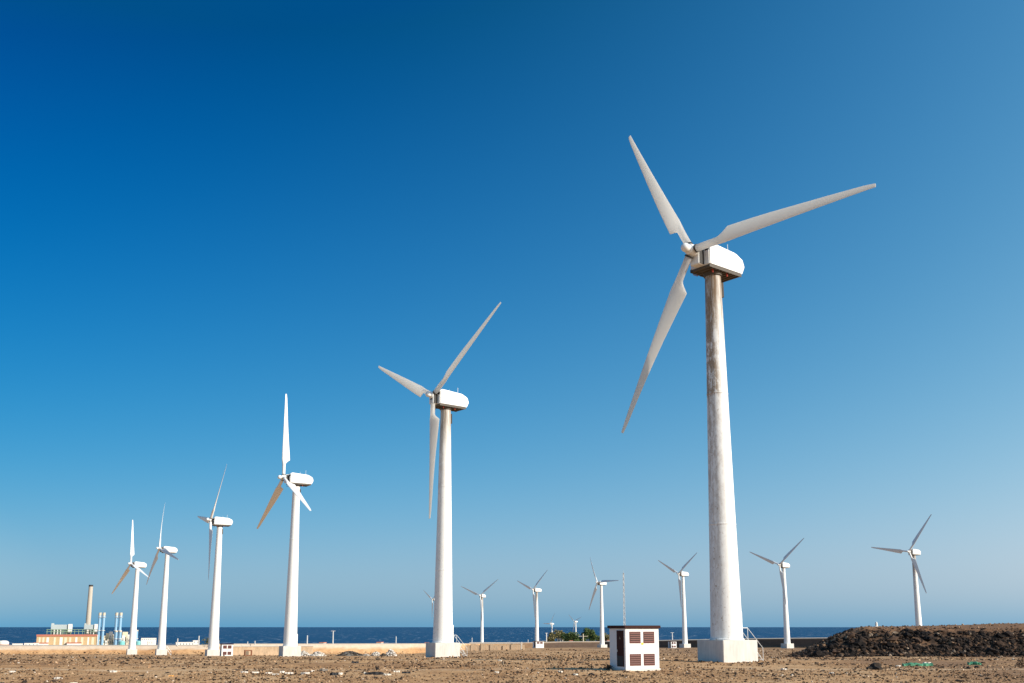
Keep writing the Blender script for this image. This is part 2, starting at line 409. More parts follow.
def stone_col(rng, pool=STONE_COL):
    c = rng.choices([p[0] for p in pool], [p[1] for p in pool])[0]; f = rng.uniform(.75, 1.3); return tuple(min(.8, x * f) for x in c)
rng = random.Random(3)
gr = MB()
for i in range(74000):
    row = rng.uniform(649, 690) if rng.random() < .75 else rng.uniform(644, 660); u = rng.uniform(-.62, .62)
    s = (row - HORIZON) / FPX
    # solve the ground distance seen at this grazing angle
    y = 2.4 / s if 2.4 / s < 73 else None
    if y is None:
        lo, hi = 73, 330
        for _ in range(14):
            m = .5 * (lo + hi)
            if -gz_base(u * m, m) / m > s: lo = m
            else: hi = m
        y = lo
    if y > 320: continue
    y *= rng.uniform(.97, 1.03)
    x = u * y
    cl = noise.noise(Vector((x * .12, y * .09, 12)))
    if cl < rng.uniform(-.55, .15): continue
    r = y / 1000 * rng.choice((.3, .35, .4, .4, .45, .5, .5, .55, .6, .6, .8, 1.0, 1.3)) * (1 if y < 110 else .7)
    p = Vector((x, y, gz(x, y) + r * .2))
    small = r < y / 1000 * .7
    gr.add([p + q for q in rock_verts(r, .85, OCT_V if small else ICO_V, rng=rng)], OCT_F if small else ICO_F, stone_col(rng))
for i in range(1500):                                      # debris lying against the foot of the embankment
    u = rng.uniform(-.62, .0) if i < 1100 else rng.uniform(0, .5)
    x = u * 430; yb = crest_y(x); x = u * yb; r = rng.choice((.12, .15, .2, .25, .3, .45)); q = rng.random() ** 2
    if noise.noise(Vector((x * .07, 3, 4))) < rng.uniform(-.4, .2): continue
    p = Vector((x, yb - 2.2 + 2.6 * q * rng.random() - rng.random() * 3 * (1 - q), gz_base(x, yb - .5) + q * .9 * (1 if u < 0 else .5)))
    gr.add([p + v_ for v_ in rock_verts(r, .7, OCT_V, rng=rng)], OCT_F, stone_col(rng, STONE_COL[:5]))
tag(gr.build('gravel', M['stones'], color=True), 'small stones and gravel strewn over the bare ground', 'gravel', kind='stuff')

rb = MB()
MOUND_COL = [((.018, .013, .011), 7), ((.038, .026, .02), 6), ((.085, .052, .035), 3.5), ((.19, .115, .068), 1.8), ((.34, .26, .19), .7)]
n = 0
while n < 9500:
    u = rng.uniform(.268, .60); y = rng.uniform(96.5, 105.5) if rng.random() < .88 else rng.uniform(97, 150); u = u if y < 105.5 else rng.uniform(.262, .335); x = u * y
    z, m, t = mound_z(x, y)
    if m < .02 and rng.random() < .8: continue
    if t > .55 and y < 105.5 and rng.random() < .9: continue
    if noise.noise(Vector((x * .35, y * .6, 21))) < rng.uniform(-.55, .12): continue
    r = rng.choice((.04, .05, .06, .06, .08, .08, .10, .12, .16, .22)) * (.6 if t > .4 and y < 105.5 else 1); n += 1
    p = Vector((x, y, z + r * .25))
    rb.add([p + q for q in rock_verts(r, .85, rng=rng)], ICO_F, stone_col(rng, MOUND_COL))
for i in range(110):                                       # big blocks
    u = rng.uniform(.29, .6); y = rng.uniform(97.5, 103.5); x = u * y; z, m, t = mound_z(x, y)
    if m < .05: continue
    r = rng.choice((.26, .3, .36, .45)); rb.add([Vector((x, y, z + r * .25)) + q for q in rock_verts(r, .75, ICO2_V, rng, .45)], ICO2_F, stone_col(rng, MOUND_COL))
for i in range(260):                                       # pebbles along the sunlit top
    u = rng.uniform(.33, .6); y = rng.uniform(106, 150); x = u * y; z, m, t = mound_z(x, y); r = rng.uniform(.05, .14)
    rb.add([Vector((x, y, z + r * .3)) + q for q in rock_verts(r, .8, rng=rng)], ICO_F, stone_col(rng))
tag(rb.build('mound_rubble', M['stones'], color=True), 'dark volcanic rubble covering the slope of the mound on the right', 'rubble', kind='stuff')

# larger single stones
protos = []
for i in range(6):
    m_ = MB(); m_.add(rock_verts(1, .62, ICO2_V, rng, .4), ICO2_F, [(.04, .032, .028), (.06, .045, .036), (.1, .07, .05), (.03, .026, .024), (.13, .095, .07), (.05, .04, .035)][i])
    protos.append(m_.mesh('lava_stone', M['stones'], color=True))
first = bpy.data.objects.new('lava_stone', protos[0]); COL.objects.link(first)
tag(first, 'dark lava stone lying loose among the gravel on the bare ground', 'stone', 'loose dark stones on the ground')
for i in range(130):
    row = rng.uniform(652, 686); u = rng.uniform(-.56, .56); s = (row - HORIZON) / FPX
    y = 2.4 / s if 2.4 / s < 73 else rng.uniform(73, 120); x = u * y
    if abs(x - 6.8) < 2.6 and abs(y - 57) < 3: y -= 5
    if u > .28 and y > 95: y = 80; x = u * y
    o = first if i == 0 else first.copy()
    if i: COL.objects.link(o); o.data = rng.choice(protos)
    r = y / 1000 * rng.choice((1.1, 1.3, 1.6, 2.0, 2.6))
    o.location = (x, y, gz(x, y) + r * .22); o.scale = (r * rng.uniform(.9, 1.4), r, r * rng.uniform(.7, 1)); o.rotation_euler = (0, 0, rng.uniform(0, 6.28))

# ------------------------------------------------------------------ wind turbines
PLINTH_RZ = R(-64 + 90)           # the foundations all face the same way
def blade_mesh(pitch, bend, mat='blade'):
    L = 15.0; N = 20
    rs = [.42, .9, 1.6, 2.2, 2.36, 2.55, 2.75, 2.95, 3.14, 3.19, 3.6, 4.3, 5.5, 7, 8.5, 10, 11.5, 13, 14.2, 14.8, 15.0]
    vs = []; fs = []
    for r in rs:
        t = max(0, (r - 3.2) / (L - 3.2))
        le = lerp([(0, .28), (1.6, .29), (3.2, .40), (6, .34), (15, .13)], r)
        te = lerp([(0, .28), (1.6, .29), (2.36, .34), (3.14, 1.05), (3.19, 1.065), (5, .93), (9, .60), (14.2, .25), (15, .14)], r)
        th = lerp([(0, .26), (2.4, .25), (3.4, .17), (6, .115), (10, .07), (15, .022)], r)
        circ = 1 - sstep(1.9, 3.14, r)
        b = pitch + R(lerp([(0, 13), (3, 13), (7, 5), (11, 2), (15, 0)], r))
        off = math.sin(bend) * L * (r / L) ** 2
        for i in range(N):
            a = 2 * math.pi * i / N
            cx, cz = math.cos(a), math.sin(a)          # cx=1 leading edge
            pc = (.28 * cx, .28 * cz)
            q = (le + te) / 2 * cx + (le - te) / 2
            tt = (q + te) / (le + te)                   # 0 trailing .. 1 leading
            thick = th * 2.1 * (max(tt, 0) ** .75) * (max(1 - tt, 0) ** .45)
            pa = (q, thick * (1.25 if cz > 0 else -.75) if abs(cz) > 1e-6 else 0)
            ch, nn = pc[0] * circ + pa[0] * (1 - circ), pc[1] * circ + pa[1] * (1 - circ)
            # chord direction towards the leading edge (+Y at zero pitch, +X when feathered)
            vs.append((ch * math.sin(b) - nn * math.cos(b) + off, ch * math.cos(b) + nn * math.sin(b), r))
    m = len(rs)
    for kk in range(m - 1):
        for i in range(N):
            j = (i + 1) % N; fs.append((kk * N + i, kk * N + j, (kk + 1) * N + j, (kk + 1) * N + i))
    fs.append(tuple(range(N - 1, -1, -1))); fs.append(tuple(range((m - 1) * N, m * N)))
    mb = MB(); mb.add(vs, fs); me = mb.mesh('blade', M[mat], smooth=38)
    bm = bmesh.new(); bm.from_mesh(me); bmesh.ops.recalc_face_normals(bm, faces=bm.faces); bm.to_mesh(me); bm.free()
    return me

def turbine(hub, psi, th, tilt, cone, ov, pitch, wear, label, plinth=1.5, stairs=False, detail=2, zb=None, width=1.0, thin=False):
    psi, th, tilt, cone = R(psi), R(th), R(tilt), R(cone)
    hub = Vector(hub)
    ax, ay = hub.x - ov * math.cos(psi), hub.y - ov * math.sin(psi)
    z0 = gz(ax, ay) if zb is None else zb
    root = empty('wind_turbine', (ax, ay, z0), 0, label, 'wind turbine', 'white three bladed wind turbines')
    H = hub.z - z0 - ov * math.sin(tilt)          # height of the shaft above the tower axis
    # foundation block
    if plinth:
        pl = MB(); a = 1.52 * width; pl.box(-a, a, -a, a, -.4, plinth)
        p = pl.build('foundation', M['plinth'], root, bevel=.03 if detail > 1 else 0); p.rotation_euler.z = PLINTH_RZ
    zt = H - 1.15
    tw = MB(); n = 48 if detail > 1 else 24
    prof = []
    for i in range(13):
        t = i / 12; prof.append((1.16 + (.60 - 1.16) * t ** .92, plinth + (zt - plinth) * t))
    tw.lathe(prof, n=n)
    tower = tw.build('tower', M[wear], root, smooth=40)
    tr = lambda z: 1.16 + (.60 - 1.16) * ((z - plinth) / (zt - plinth)) ** .92
    if detail > 1:
        for zz in (plinth + (zt - plinth) * .30, plinth + (zt - plinth) * .655):
            f = MB(); f.lathe([(tr(zz) + .004, zz - .05), (tr(zz) + .022, zz - .035), (tr(zz) + .022, zz + .035), (tr(zz) + .004, zz + .05)], n=n)
            f.build('flange_ring', M[wear], tower, smooth=30)
        f = MB(); f.lathe([(1.17, plinth), (1.24, plinth + .01), (1.24, plinth + .09), (1.17, plinth + .12)], n=n); f.build('base_flange', M[wear], tower, smooth=30)
        f = MB(); f.lathe([(.6, zt - .30), (.70, zt - .26), (.74, zt - .02), (.74, zt + .03)], n=n); f.build('yaw_ring', M['under'], tower, smooth=30)
        dr = MB(); rt = R(26); Mx = Matrix.Translation((0, 0, 0)) @ Matrix.Rotation(rt, 4, 'Z')
        dr.box(1.02, 1.17, -.38, .38, plinth + .12, plinth + 2.0, Mx); dr.build('door', M['white'], tower, bevel=.02)
        lb = MB(); lb.box(.60, .78, -.13, .13, zt - 1.9, zt - .75, Matrix.Rotation(R(5), 4, 'Z')); lb.build('cable_box', M['under'], tower)
    # nacelle frame of reference: +X towards the hub
    nac = bpy.data.objects.new('nacelle', None)
    Nm = Matrix.Translation((0, 0, H)) @ Matrix.Rotation(psi, 4, 'Z')
    b = MB()
    prof = [(1.50, -.98), (1.50, .62), (1.22, .86), (-1.75, .66), (-2.55, .30), (-2.78, -.28), (-2.45, -.92), (-2.30, -.98)]
    hw = .98
    b.prism(prof, -hw, hw)
    me = b.mesh('nacelle', M['white'], bevel=.09, smooth=35)
    nac = bpy.data.objects.new('nacelle', me); COL.objects.link(nac); nac.parent = root; nac.matrix_local = Nm
    u = MB(); u.box(-2.25, 1.44, -.90, .90, -1.14, -.95)
    if detail > 1:
        for i in range(9): u.box(-2.1 + i * .39, -1.98 + i * .39, -.93, .93, -1.20, -1.10)
        u.box(-2.3, 1.5, -.96, -.90, -1.17, -.93); u.box(-2.3, 1.5, .90, .96, -1.17, -.93)
    u.build('underside_grille', M['under'], nac)
    fr = MB(); fr.box(1.502, 2.12, -.44, .44, -.92, .52); fr.build('gearbox_housing', M['white'] if detail > 1 else M['under'], nac, bevel=.05)
    if detail > 1:
        for bx in ((1.53, 2.04, .43, .452, -.88, .46), (1.53, 2.04, -.452, -.43, -.88, .46), (1.49, 1.515, .52, .92, .18, .50), (1.49, 1.515, -.92, -.52, .18, .50)):
            v_ = MB(); v_.box(*bx); v_.build('vent', M['dark'], nac)
        for ln in (((-1.5, .35, .6), (-1.5, .35, 1.5), .026), ((-.7, -.3, .65), (-.7, -.3, 1.25), .022)):
            an = MB(); an.tube(*ln, n=6); an.build('wind_sensor_mast', M['steel'], nac)
        for (x, y) in ((.75, .62), (-.85, .70)):
            be = MB(); be.tube((x, y, -1.38), (x, y, -1.14), .06, .08, 10); be.build('lamp', M['red_lamp'], nac)
        ho = MB(); ho.tube((1.1, -.6, -1.45), (1.1, -.6, -1.1), .03, n=6); ho.tube((1.1, -.6, -1.43), (1.6, -.6, -1.43), .03, n=6); ho.build('hook', M['rust'], nac)
    # hub
    a = Vector((math.cos(psi) * math.cos(tilt), math.sin(psi) * math.cos(tilt), math.sin(tilt)))
    s = Vector((-math.sin(psi), math.cos(psi), 0)); up = a.cross(s)
    Hm = Matrix.Translation(hub - root.location) @ Matrix((a, s, up)).transposed().to_4x4()
    h = MB()
    h.lathe([(.30, -max(.4, ov - 1.85)), (.34, -.50), (.42, -.42), (.46, 0), (.42, .34), (.30, .40), (.285, .44), (.30, .52), (.34, .62), (.335, .78), (.27, .92), (.14, 1.02), (.02, 1.05)], 'X', 28)
    ho = bpy.data.objects.new('hub', h.mesh('hub', M['white'], smooth=50)); COL.objects.link(ho); ho.parent = root; ho.matrix_local = Hm
    me = blade_mesh(R(pitch), cone, 'blade' if thin else 'blade_solid')
    for kk in range(3):
        an_ = th + kk * 2 * math.pi / 3
        bd = math.cos(an_) * s + math.sin(an_) * up
        yv = bd.cross(a)
        Bm = Matrix.Translation(hub - root.location) @ Matrix((a, yv, bd)).transposed().to_4x4()
        bo = bpy.data.objects.new('blade', me); COL.objects.link(bo); bo.parent = root; bo.matrix_local = Bm
        if detail > 1:
            c = MB(); c.lathe([(.30, .46), (.33, .48), (.33, .56), (.30, .58)], n=24); c.build('bearing_ring', M['dark'], bo, smooth=30)
    if stairs:
        st = MB(); a0 = 1.55 * width; run = 1.3; ph = plinth
        Rz = Matrix.Rotation(R(26), 4, 'Z')
        T = lambda x, y, z: Rz @ Vector((x, y, z))
        for y in (-.45, .45):
            st.tube(T(a0, y, ph), T(a0 + run, y, .02), .035, n=6)
        for i in range(6):
            f = (i + .5) / 6; x = a0 + run * f; z = ph * (1 - f)
            st.box(x - .12, x + .12, -.45, .45, z - .02, z + .02, Rz)
        sto = st.build('stairs', M['steel'], root)
        for y in (-.47, .47):
            hr = MB(); e = T(a0 - .02, y, ph + .85); f = T(a0 + run, y, .95)
            hr.tube(T(a0 - .02, y, ph - .1), e, .022, n=8); hr.tube(e, f, .022, n=8); hr.tube(f, T(a0 + run, y, -.05), .022, n=8)
            hr.tube(T(a0 - .02, y, ph + .85), T(a0 - .6, y, ph + .85), .022, n=8); hr.tube(T(a0 - .6, y, ph - .05), T(a0 - .6, y, ph + .85), .022, n=8)
            hr.build('handrail', M['steel'], sto)
    return root

turbine((13.63, 71.98, 28.12), 219.3, 0.4, 4, -2.3, 2.4, 2, 'tower_worn', 'largest and nearest wind turbine, its white tower streaked with brown stains', 1.53, True, thin=True)
turbine((-9.42, 116.39, 27.18), 218.6, 34.6, 4, 0, 1.85, 4, 'tower_mid', 'second largest white wind turbine, left of the stained one, with one blade hanging straight down', 1.6, True, thin=True)
turbine((-39.74, 172.17, 25.57), 212.8, 91.8, 0, 0, 2.4, 78, 'tower_clean', 'white wind turbine with one blade pointing straight up, third largest in the row', 1.75, False)
turbine((-69.44, 229.86, 24.28), 209.4, 51.5, 4, 0, 2.15, 6, 'tower_clean', 'white wind turbine in the row with a small white hut right of its foundation', 1.4, False)
turbine((-106.4, 302.79, 23.33), 218.1, 104.3, 4, -4, 2.45, 12, 'tower_clean', 'second wind turbine from the left, with a thin upright blade and foundation stairs', 1.8, True, 1)
turbine((-125.69, 331.72, 20.52), 226.0, 100.0, 3, 0, 2.35, 78, 'tower_clean', 'leftmost white wind turbine, standing in front of the power station', 1.8, False, 1)
turbine((-62.3, 790.6, 21.3), 218.1, 29.7, 0, 0, 2.5, 5, 'tower_clean', 'distant wind turbine almost hidden behind the second largest tower, one blade showing', 0, False, 1, -19.5)
turbine((-18.8, 598.7, 18.4), 240.0, 37.7, 4, 0, 2.1, 5, 'tower_mid', 'distant wind turbine beyond the embankment, just right of the second largest turbine', 0, False, 1, -15.5)
turbine((11.01, 529.5, 19.37), 216.9, 40.4, 4, 0, 2.4, 8, 'tower_mid', 'distant wind turbine rising directly behind a tiny white hut, left of the trees', .8, False, 1)
turbine((41.57, 491.5, 21.36), 213.8, 1.7, 4, -4, 2.4, 15, 'tower_clean', 'distant wind turbine between the trees and the lattice mast, one blade level to the right', 1.9, False, 1, None, 1.15)
turbine((73.1, 442.3, 23.09), 212.1, 34.1, 0, 0, 2.5, 6, 'tower_clean', 'distant wind turbine between the transformer hut and the largest turbine', 1.7, False, 1, None, 1.15)
turbine((100.91, 379.7, 23.14), 217.2, 37.9, 0, 0, 2.4, 8, 'tower_clean', 'distant wind turbine just right of the largest turbine, left of the dark rocky mound', 1.7, False, 1, None, 1.1)
turbine((133.12, 336.5, 24.9), 213.2, 50.9, 0, 0, 2.4, 6, 'tower_mid', 'rightmost wind turbine, its foot hidden behind the dark rocky mound', 1.7, False, 1)
turbine((47.19, 1251, 4.23), 217, 59.1, 4, 0, 2.5, 6, 'tower_clean', 'tiny far wind turbine, the left one of two behind the trees', 0, False, 1, lerp(PLAIN, 1251))
turbine((81.26, 1326, 7.2), 217.7, 22.0, 4, 0, 2.5, 6, 'tower_clean', 'tiny far wind turbine, the right one of two behind the trees', 0, False, 1, lerp(PLAIN, 1326))

# ------------------------------------------------------------------ transformer huts
def hut(loc, label, detail=2, sc=1.0, low_vents=True, wide=1.0):
    """corner towards the camera; local +X is the normal of the vented face, door on the -Y face"""
    t = empty('transformer_hut', loc, R(-64), label, 'hut', 'white transformer huts by the turbines')
    t.scale = (sc * wide, sc * wide, sc)
    w, d, h = 1.17, .88, 2.36
    b = MB(); b.box(-d, d, -w, w, -.3, h); wall = b.build('wall', M['plaster'], t, bevel=.02 if detail > 1 else 0)
    b = MB(); b.box(-d - .09, d + .09, -w - .09, w + .09, h + .003, h + .17); b.build('roof', M['brown'], t, bevel=.015)
    b = MB(); b.box(-.02, d - .16, -w - .03, -w + .01, .18, 2.24); door = b.build('door', M['brown'], t)
    if detail > 1:
        b = MB(); b.box(.02, d - .20, -w - .036, -w - .028, .22, .78); b.build('kick_panel', M['black'], door)
        b = MB(); b.prism([(.26, 1.74), (.42, 1.74), (.34, 1.90)], -w - .042, -w - .03); b.build('warning_sign', M['wood'], door)
        b = MB(); b.box(.02, .07, -w - .07, -w - .03, 1.0, 1.14); b.build('handle', M['steel'], door)
    for yc in (-.5, .46):
        for zc in ((.56, 1.84) if low_vents else (1.84,)):
            f = MB(); hw, hh = .385, .335
            f.box(d - .05, d + .012, yc - hw, yc + hw, zc - hh, zc - hh + .05); f.box(d - .05, d + .012, yc - hw, yc + hw, zc + hh - .05, zc + hh)
            f.box(d - .05, d + .012, yc - hw, yc - hw + .05, zc - hh + .05, zc + hh - .05); f.box(d - .05, d + .012, yc + hw - .05, yc + hw, zc - hh + .05, zc + hh - .05)
            vent = f.build('vent', M['louvre'], t)
            k_ = MB(); k_.box(d - .02, d + .0035, yc - hw + .05, yc + hw - .05, zc - hh + .05, zc + hh - .05); k_.build('vent_recess', M['dark'], vent)
            sl = MB()
            for i in range(5):
                z = zc - hh + .065 + i * .116
                sl.add([(d + .005, yc - hw + .05, z + .06), (d + .005, yc + hw - .05, z + .06), (d + .03, yc + hw - .05, z), (d + .03, yc - hw + .05, z),
                        (d + .005, yc - hw + .05, z + .075), (d + .005, yc + hw - .05, z + .075), (d + .034, yc + hw - .05, z + .012), (d + .034, yc - hw + .05, z + .012)],
                       [(0, 1, 2, 3), (7, 6, 5, 4), (3, 2, 6, 7), (0, 4, 5, 1), (0, 3, 7, 4), (1, 5, 6, 2)])
            sl.build('slats', M['louvre'], vent)
    if detail > 1:
        b = MB(); b.box(d + .002, d + .012, -.07, .07, 1.42, 1.54); b.build('sticker', M['yellow'], t)
        b = MB(); b.box(-d - .05, d + .05, -w - .05, w + .05, -.3, .06); b.build('base_kerb', M['plinth'], t, bevel=.02)
    return t
# near hut: its front corner stands at pixel column 626
c0 = ray(625.9, 669.6) * (2.4 / .0426)
off = Matrix.Rotation(R(-64), 3, 'Z') @ Vector((.836, -1.11, 0))
hut((c0.x - off.x, c0.y - off.y, gz(c0.x, c0.y) + .03), 'nearest transformer hut, white with a dark brown flat roof, left of the largest turbine', 2, .95)
p = on_ground(226.5, 214); hut((p.x, p.y, p.z), 'small white transformer hut right of a turbine foundation, two vents above two vents')
p = on_ground(538.3, 428); hut((p.x, p.y, p.z), 'tiny white hut in front of the distant turbine left of the trees', 1, 1.12, False, 1.45)
p = on_ground(672.5, 400); hut((p.x, p.y, p.z), 'tiny white hut standing just right of the nearest hut, before the embankment', 1, 1.05, True, 1.05)

# ------------------------------------------------------------------ lattice mast
p = on_ground(625.0, 465); ms = empty('lattice_mast', p, 0, 'slim grey lattice radio mast rising behind the nearest transformer hut', 'mast', None)
top = at(624, 573, 465).z - p.z; m = MB(); br = MB(); NB = 26
def leg(i, z): 
    rr = .62 + (.30 - .62) * z / top; a = R(90 + 120 * i); return Vector((rr * math.cos(a), rr * math.sin(a), z))
for i in range(3): m = MB(); m.tube(leg(i, -.3), leg(i, top), .085, n=6); m.build('leg', M['mast'], ms)
for kq in range(NB):
    z0, z1 = top * kq / NB, top * (kq + 1) / NB
    for i in range(3):
        a_, b_ = (i, (i + 1) % 3) if kq % 2 else ((i + 1) % 3, i)
        br.tube(leg(a_, z0), leg(b_, z1), .075, n=4); br.tube(leg(i, z1), leg((i + 1) % 3, z1), .07, n=4)
br.build('bracing', M['mast'], ms)
m = MB(); m.tube((0, 0, top - .2), (0, 0, top + 1.2), .05, n=6); m.build('antenna', M['steel'], ms)

# ------------------------------------------------------------------ power station on the coast
PY = 1450.0; U = PY / 1000.0                     # metres per pixel there
M['ochre'] = plain('ochre cladding', (.50, .36, .19), .8, 0, .08, .1)
M['cream'] = plain('cream cladding', (.66, .58, .42), .8, 0, .06, .1)
M['brick'] = plain('red brown parapet', (.42, .15, .10), .8, 0, .1, .1)
M['pale_grey'] = plain('pale grey cladding', (.42, .47, .47), .6, 0, .1, .1)
M['dark_grey'] = plain('dark grey steel', (.10, .14, .14), .7, 0, .2, .2)  # plain dark grey for boiler frames, shutters and windows
M['green_steel'] = plain('green steelwork', (.22, .33, .20), .7, 0, .1, .2)
M['chimney'] = plain('chimney concrete', (.48, .43, .36), .85, 0, .08, .05)
M['blue_steel'] = plain('pale blue stack steel', (.26, .45, .62), .45, .1, .06, .1)
M['beige'] = plain('beige machinery hall', (.60, .53, .42), .8, 0, .12, .15)
M['turquoise'] = plain('turquoise tank paint', (.18, .52, .52), .5, 0, .05, .1)
M['house_white'] = plain('white house render', (.78, .74, .68), .85, 0, .06, .2)
M['red_roof'] = plain('red roof', (.52, .17, .10), .8, 0, .15, .3)
FACE = R(-66) + R(90)                             # buildings turn their long side to the camera here
def site(name, px, y, label, cat, group=None):
    return empty(name, on_plain(px, y), FACE, label, cat, group)
# boxes in metres: local x along the front, y depth (front at -y)
def pbox(t, name, mat, x0, x1, z0, z1, y0=-10, y1=10, bevel=0):
    b = MB(); b.box(x0, x1, y0, y1, z0, z1); return b.build(name, mat, t, bevel=bevel)
px0 = 67.0; sc = U / math.cos(R(24)) * .915        # along-front metres per pixel
hall = site('power_hall', px0, PY, 'ochre and cream power station hall with a red brown parapet', 'power station')
X = lambda px: (px - px0) * U * .915
base_z = lerp(PLAIN, PY)
Zr = lambda row: -(row - HORIZON) / FPX * PY * 1.0 - base_z
pbox(hall, 'wall', M['ochre'], X(37.5), X(96), 0, Zr(636))
pbox(hall, 'parapet', M['brick'], X(37), X(96.5), Zr(636) + .01, Zr(634.2), -10.6, 10.6)
for a, b in ((39.5, 41.3), (43, 45), (47, 49.3), (54, 56), (59.8, 62.6), (64.2, 66.8), (69, 71), (75, 77), (80.5, 83), (87, 88.6), (91, 93.6)):
    pbox(hall, 'panel', M['cream'] if random.random() < .4 else M['house_white'], X(a), X(b), .5, Zr(637), -10.25, -9.9)
for a, b in ((35.5, 49), (67, 81)):
    an = pbox(hall, 'annex', M['house_white'], X(a), X(b), 0, Zr(642.6), -20, -10.3); pbox(an, 'annex_parapet', M['brick'], X(a) - .5, X(b) + .5, Zr(642.6) + .01, Zr(641.7), -20.5, -10.3)
pbox(hall, 'end_stair', M['house_white'], X(96.6), X(98.2), 0, Zr(634.5), -9, 9)
for (a, b, lab) in ((50, 71.5, 'grey boiler house on the left behind the ochre power hall'), (83.2, 98, 'grey boiler house on the right behind the ochre power hall, beside the tall chimney')):
    t = site('boiler_house', px0, PY + 34, lab, 'boiler house', 'boiler houses of the power station')
    pbox(t, 'lower_frame', M['dark_grey'], X(a + .4), X(b - .6), 0, Zr(629.4), -8, 12)
    pbox(t, 'casing', M['pale_grey'], X(a), X(b), Zr(629.4) + .01, Zr(624.6), -9, 13)
    pbox(t, 'cap_room', M['pale_grey'], X(a + .2), X(a + 3), Zr(624.6) + .01, Zr(623.2), -8, 2)
    pbox(t, 'white_bay', M['house_white'], X(b - 4.5), X(b - .3), Zr(632), Zr(624.0), -11, -9.05)
    for q in range(3):
        c = a + 3 + q * 3.2; pbox(t, 'duct', M['house_white'], X(c), X(c + .9), 0, Zr(629.5), -10, -8.1)
t = site('pipe_rack', px0, PY + 12, 'green steel pipe rack along the roof line of the ochre power hall', 'pipe rack')
for q in range(14):
    c = 46.5 + q * 3.9; pbox(t, 'post', M['green_steel'], X(c), X(c) + .6, 0, Zr(629.3), -1, 1)
for rw in (629.6, 631.6):
    pbox(t, 'beam', M['green_steel'], X(46), X(98), Zr(rw), Zr(rw) + .6, -1.2, 1.2)
def stack(px, y, row_top, r0, r1, name, mat, label, cat, group, cap=None, rings=0):
    px -= 1.4
    t = empty(name, on_plain(px, y), 0, label, cat, group); z1 = -(row_top - HORIZON) / FPX * y * 1.0 - t.location.z
    b = MB(); b.lathe([(r0, -.5), (r0 + (r1 - r0) * .5, z1 * .5), (r1, z1), (r1 * .8, z1 + .02)], n=24); s_ = b.build('shaft', mat, t, smooth=40)
    if cap:
        b = MB(); b.lathe([(r1 + .02, z1 - cap), (r1 + .15, z1 - cap + .1), (r1 + .15, z1 + .3), (r1 * .7, z1 + .31)], n=24); b.build('rim', M['dark'] if rings == 0 else M['beige'], t, smooth=40)
    for q in range(rings):
        z = z1 * (.45 + .42 * q); b = MB(); b.lathe([(r0 + .05, z - .5), (r0 + .9, z - .4), (r0 + .9, z + .4), (r0 + .05, z + .5)], n=20); b.build('platform', M['steel'], s_)
    return t
stack(88.2, PY + 40, 586.2, 3.9, 2.9, 'chimney', M['chimney'], 'tall beige concrete chimney with a dark rim behind the power station', 'chimney', None, 2.2)
STK = 'pale blue steel exhaust stacks'
for px, rt, r, lab in ((99.6, 613.3, 1.9, 'tall pale blue stack, first from the left, nearest the big chimney'), (103.6, 613.3, 1.9, 'tall pale blue stack, second from the left'),
                       (116.4, 613.3, 2.0, 'tall pale blue stack, third from the left, behind two short stacks'), (120.5, 613.3, 2.0, 'tall pale blue stack, rightmost of the tall ones, beside the leftmost turbine')):
    stack(px, PY + 10, rt, r, r, 'exhaust_stack', M['blue_steel'], lab, 'stack', STK, 4.0, 2)
for px, rt, lab in ((117.2, 630.8, 'short pale blue stack in front, left of a pair'), (121.2, 630.8, 'short pale blue stack in front, right of a pair'), (137.6, 630.0, 'short pale blue stack just right of the leftmost turbine tower')):
    stack(px, PY - 14, rt, 1.9, 1.9, 'exhaust_stack', M['blue_steel'], lab, 'stack', STK, 1.6, 1)
blocks = [(98.3, 106, 635.5), (105.5, 109, 633), (108.5, 112, 631.6), (111.6, 115, 634.2), (114.5, 117, 632.8), (122, 127.5, 631.8), (127, 133, 634.5)]
rmh = random.Random(12)
blocks += [(c, c + rmh.uniform(1.4, 3.2), rmh.uniform(635, 641.5)) for c in [98.5 + 2.1 * q for q in range(16)]]
mh = site('machine_hall', px0, PY + 3, 'cluster of beige machinery housings between the blue stacks', 'machinery hall')
for i, (a, b, r_) in enumerate(blocks):
    fy = -8 - i * .45 if i < 7 else -12 - (i - 7) * .3
    w_ = pbox(mh, 'housing', [M['beige'], M['cream'], M['house_white'], M['beige']][i % 4], X(a), X(b), 0, Zr(r_), fy, 8 + i * .4 if i < 7 else fy + 3)
    hz = Zr(r_); pbox(w_, 'shutter', M['dark_grey'], X(a) + .8, X(a) + 1.9, hz * .25, hz * .7, fy - .06, fy + .05)
for px, lab in ((122.0, 'low turquoise tank in front of the short blue stacks'), (138.5, 'low turquoise tank right of the leftmost turbine tower')):
    t = empty('storage_tank', on_plain(px, PY - 40), 0, lab, 'tank', 'turquoise tanks'); b = MB(); b.lathe([(4.2, -1), (4.2, 5.2), (3.4, 6.2), (.1, 6.8)], n=28); b.build('shell', M['turquoise'], t, smooth=30)
    b = MB(); b.lathe([(4.22, 5.0), (4.4, 5.05), (4.4, 5.25), (4.22, 5.3)], n=28); b.build('rim', M['house_white'], t)
t = empty('storage_tank', on_plain(3.5, 1250), 0, 'squat white tank with a red band at the left edge, by the sea', 'tank'); b = MB(); b.lathe([(6.4, -1), (6.4, 6.5), (4, 8.1), (.1, 8.4)], n=32); b.build('shell', M['house_white'], t, smooth=30)
b = MB(); b.lathe([(6.42, 2.6), (6.5, 2.65), (6.5, 3.6), (6.42, 3.65)], n=32); b.build('band', M['red_roof'], t)

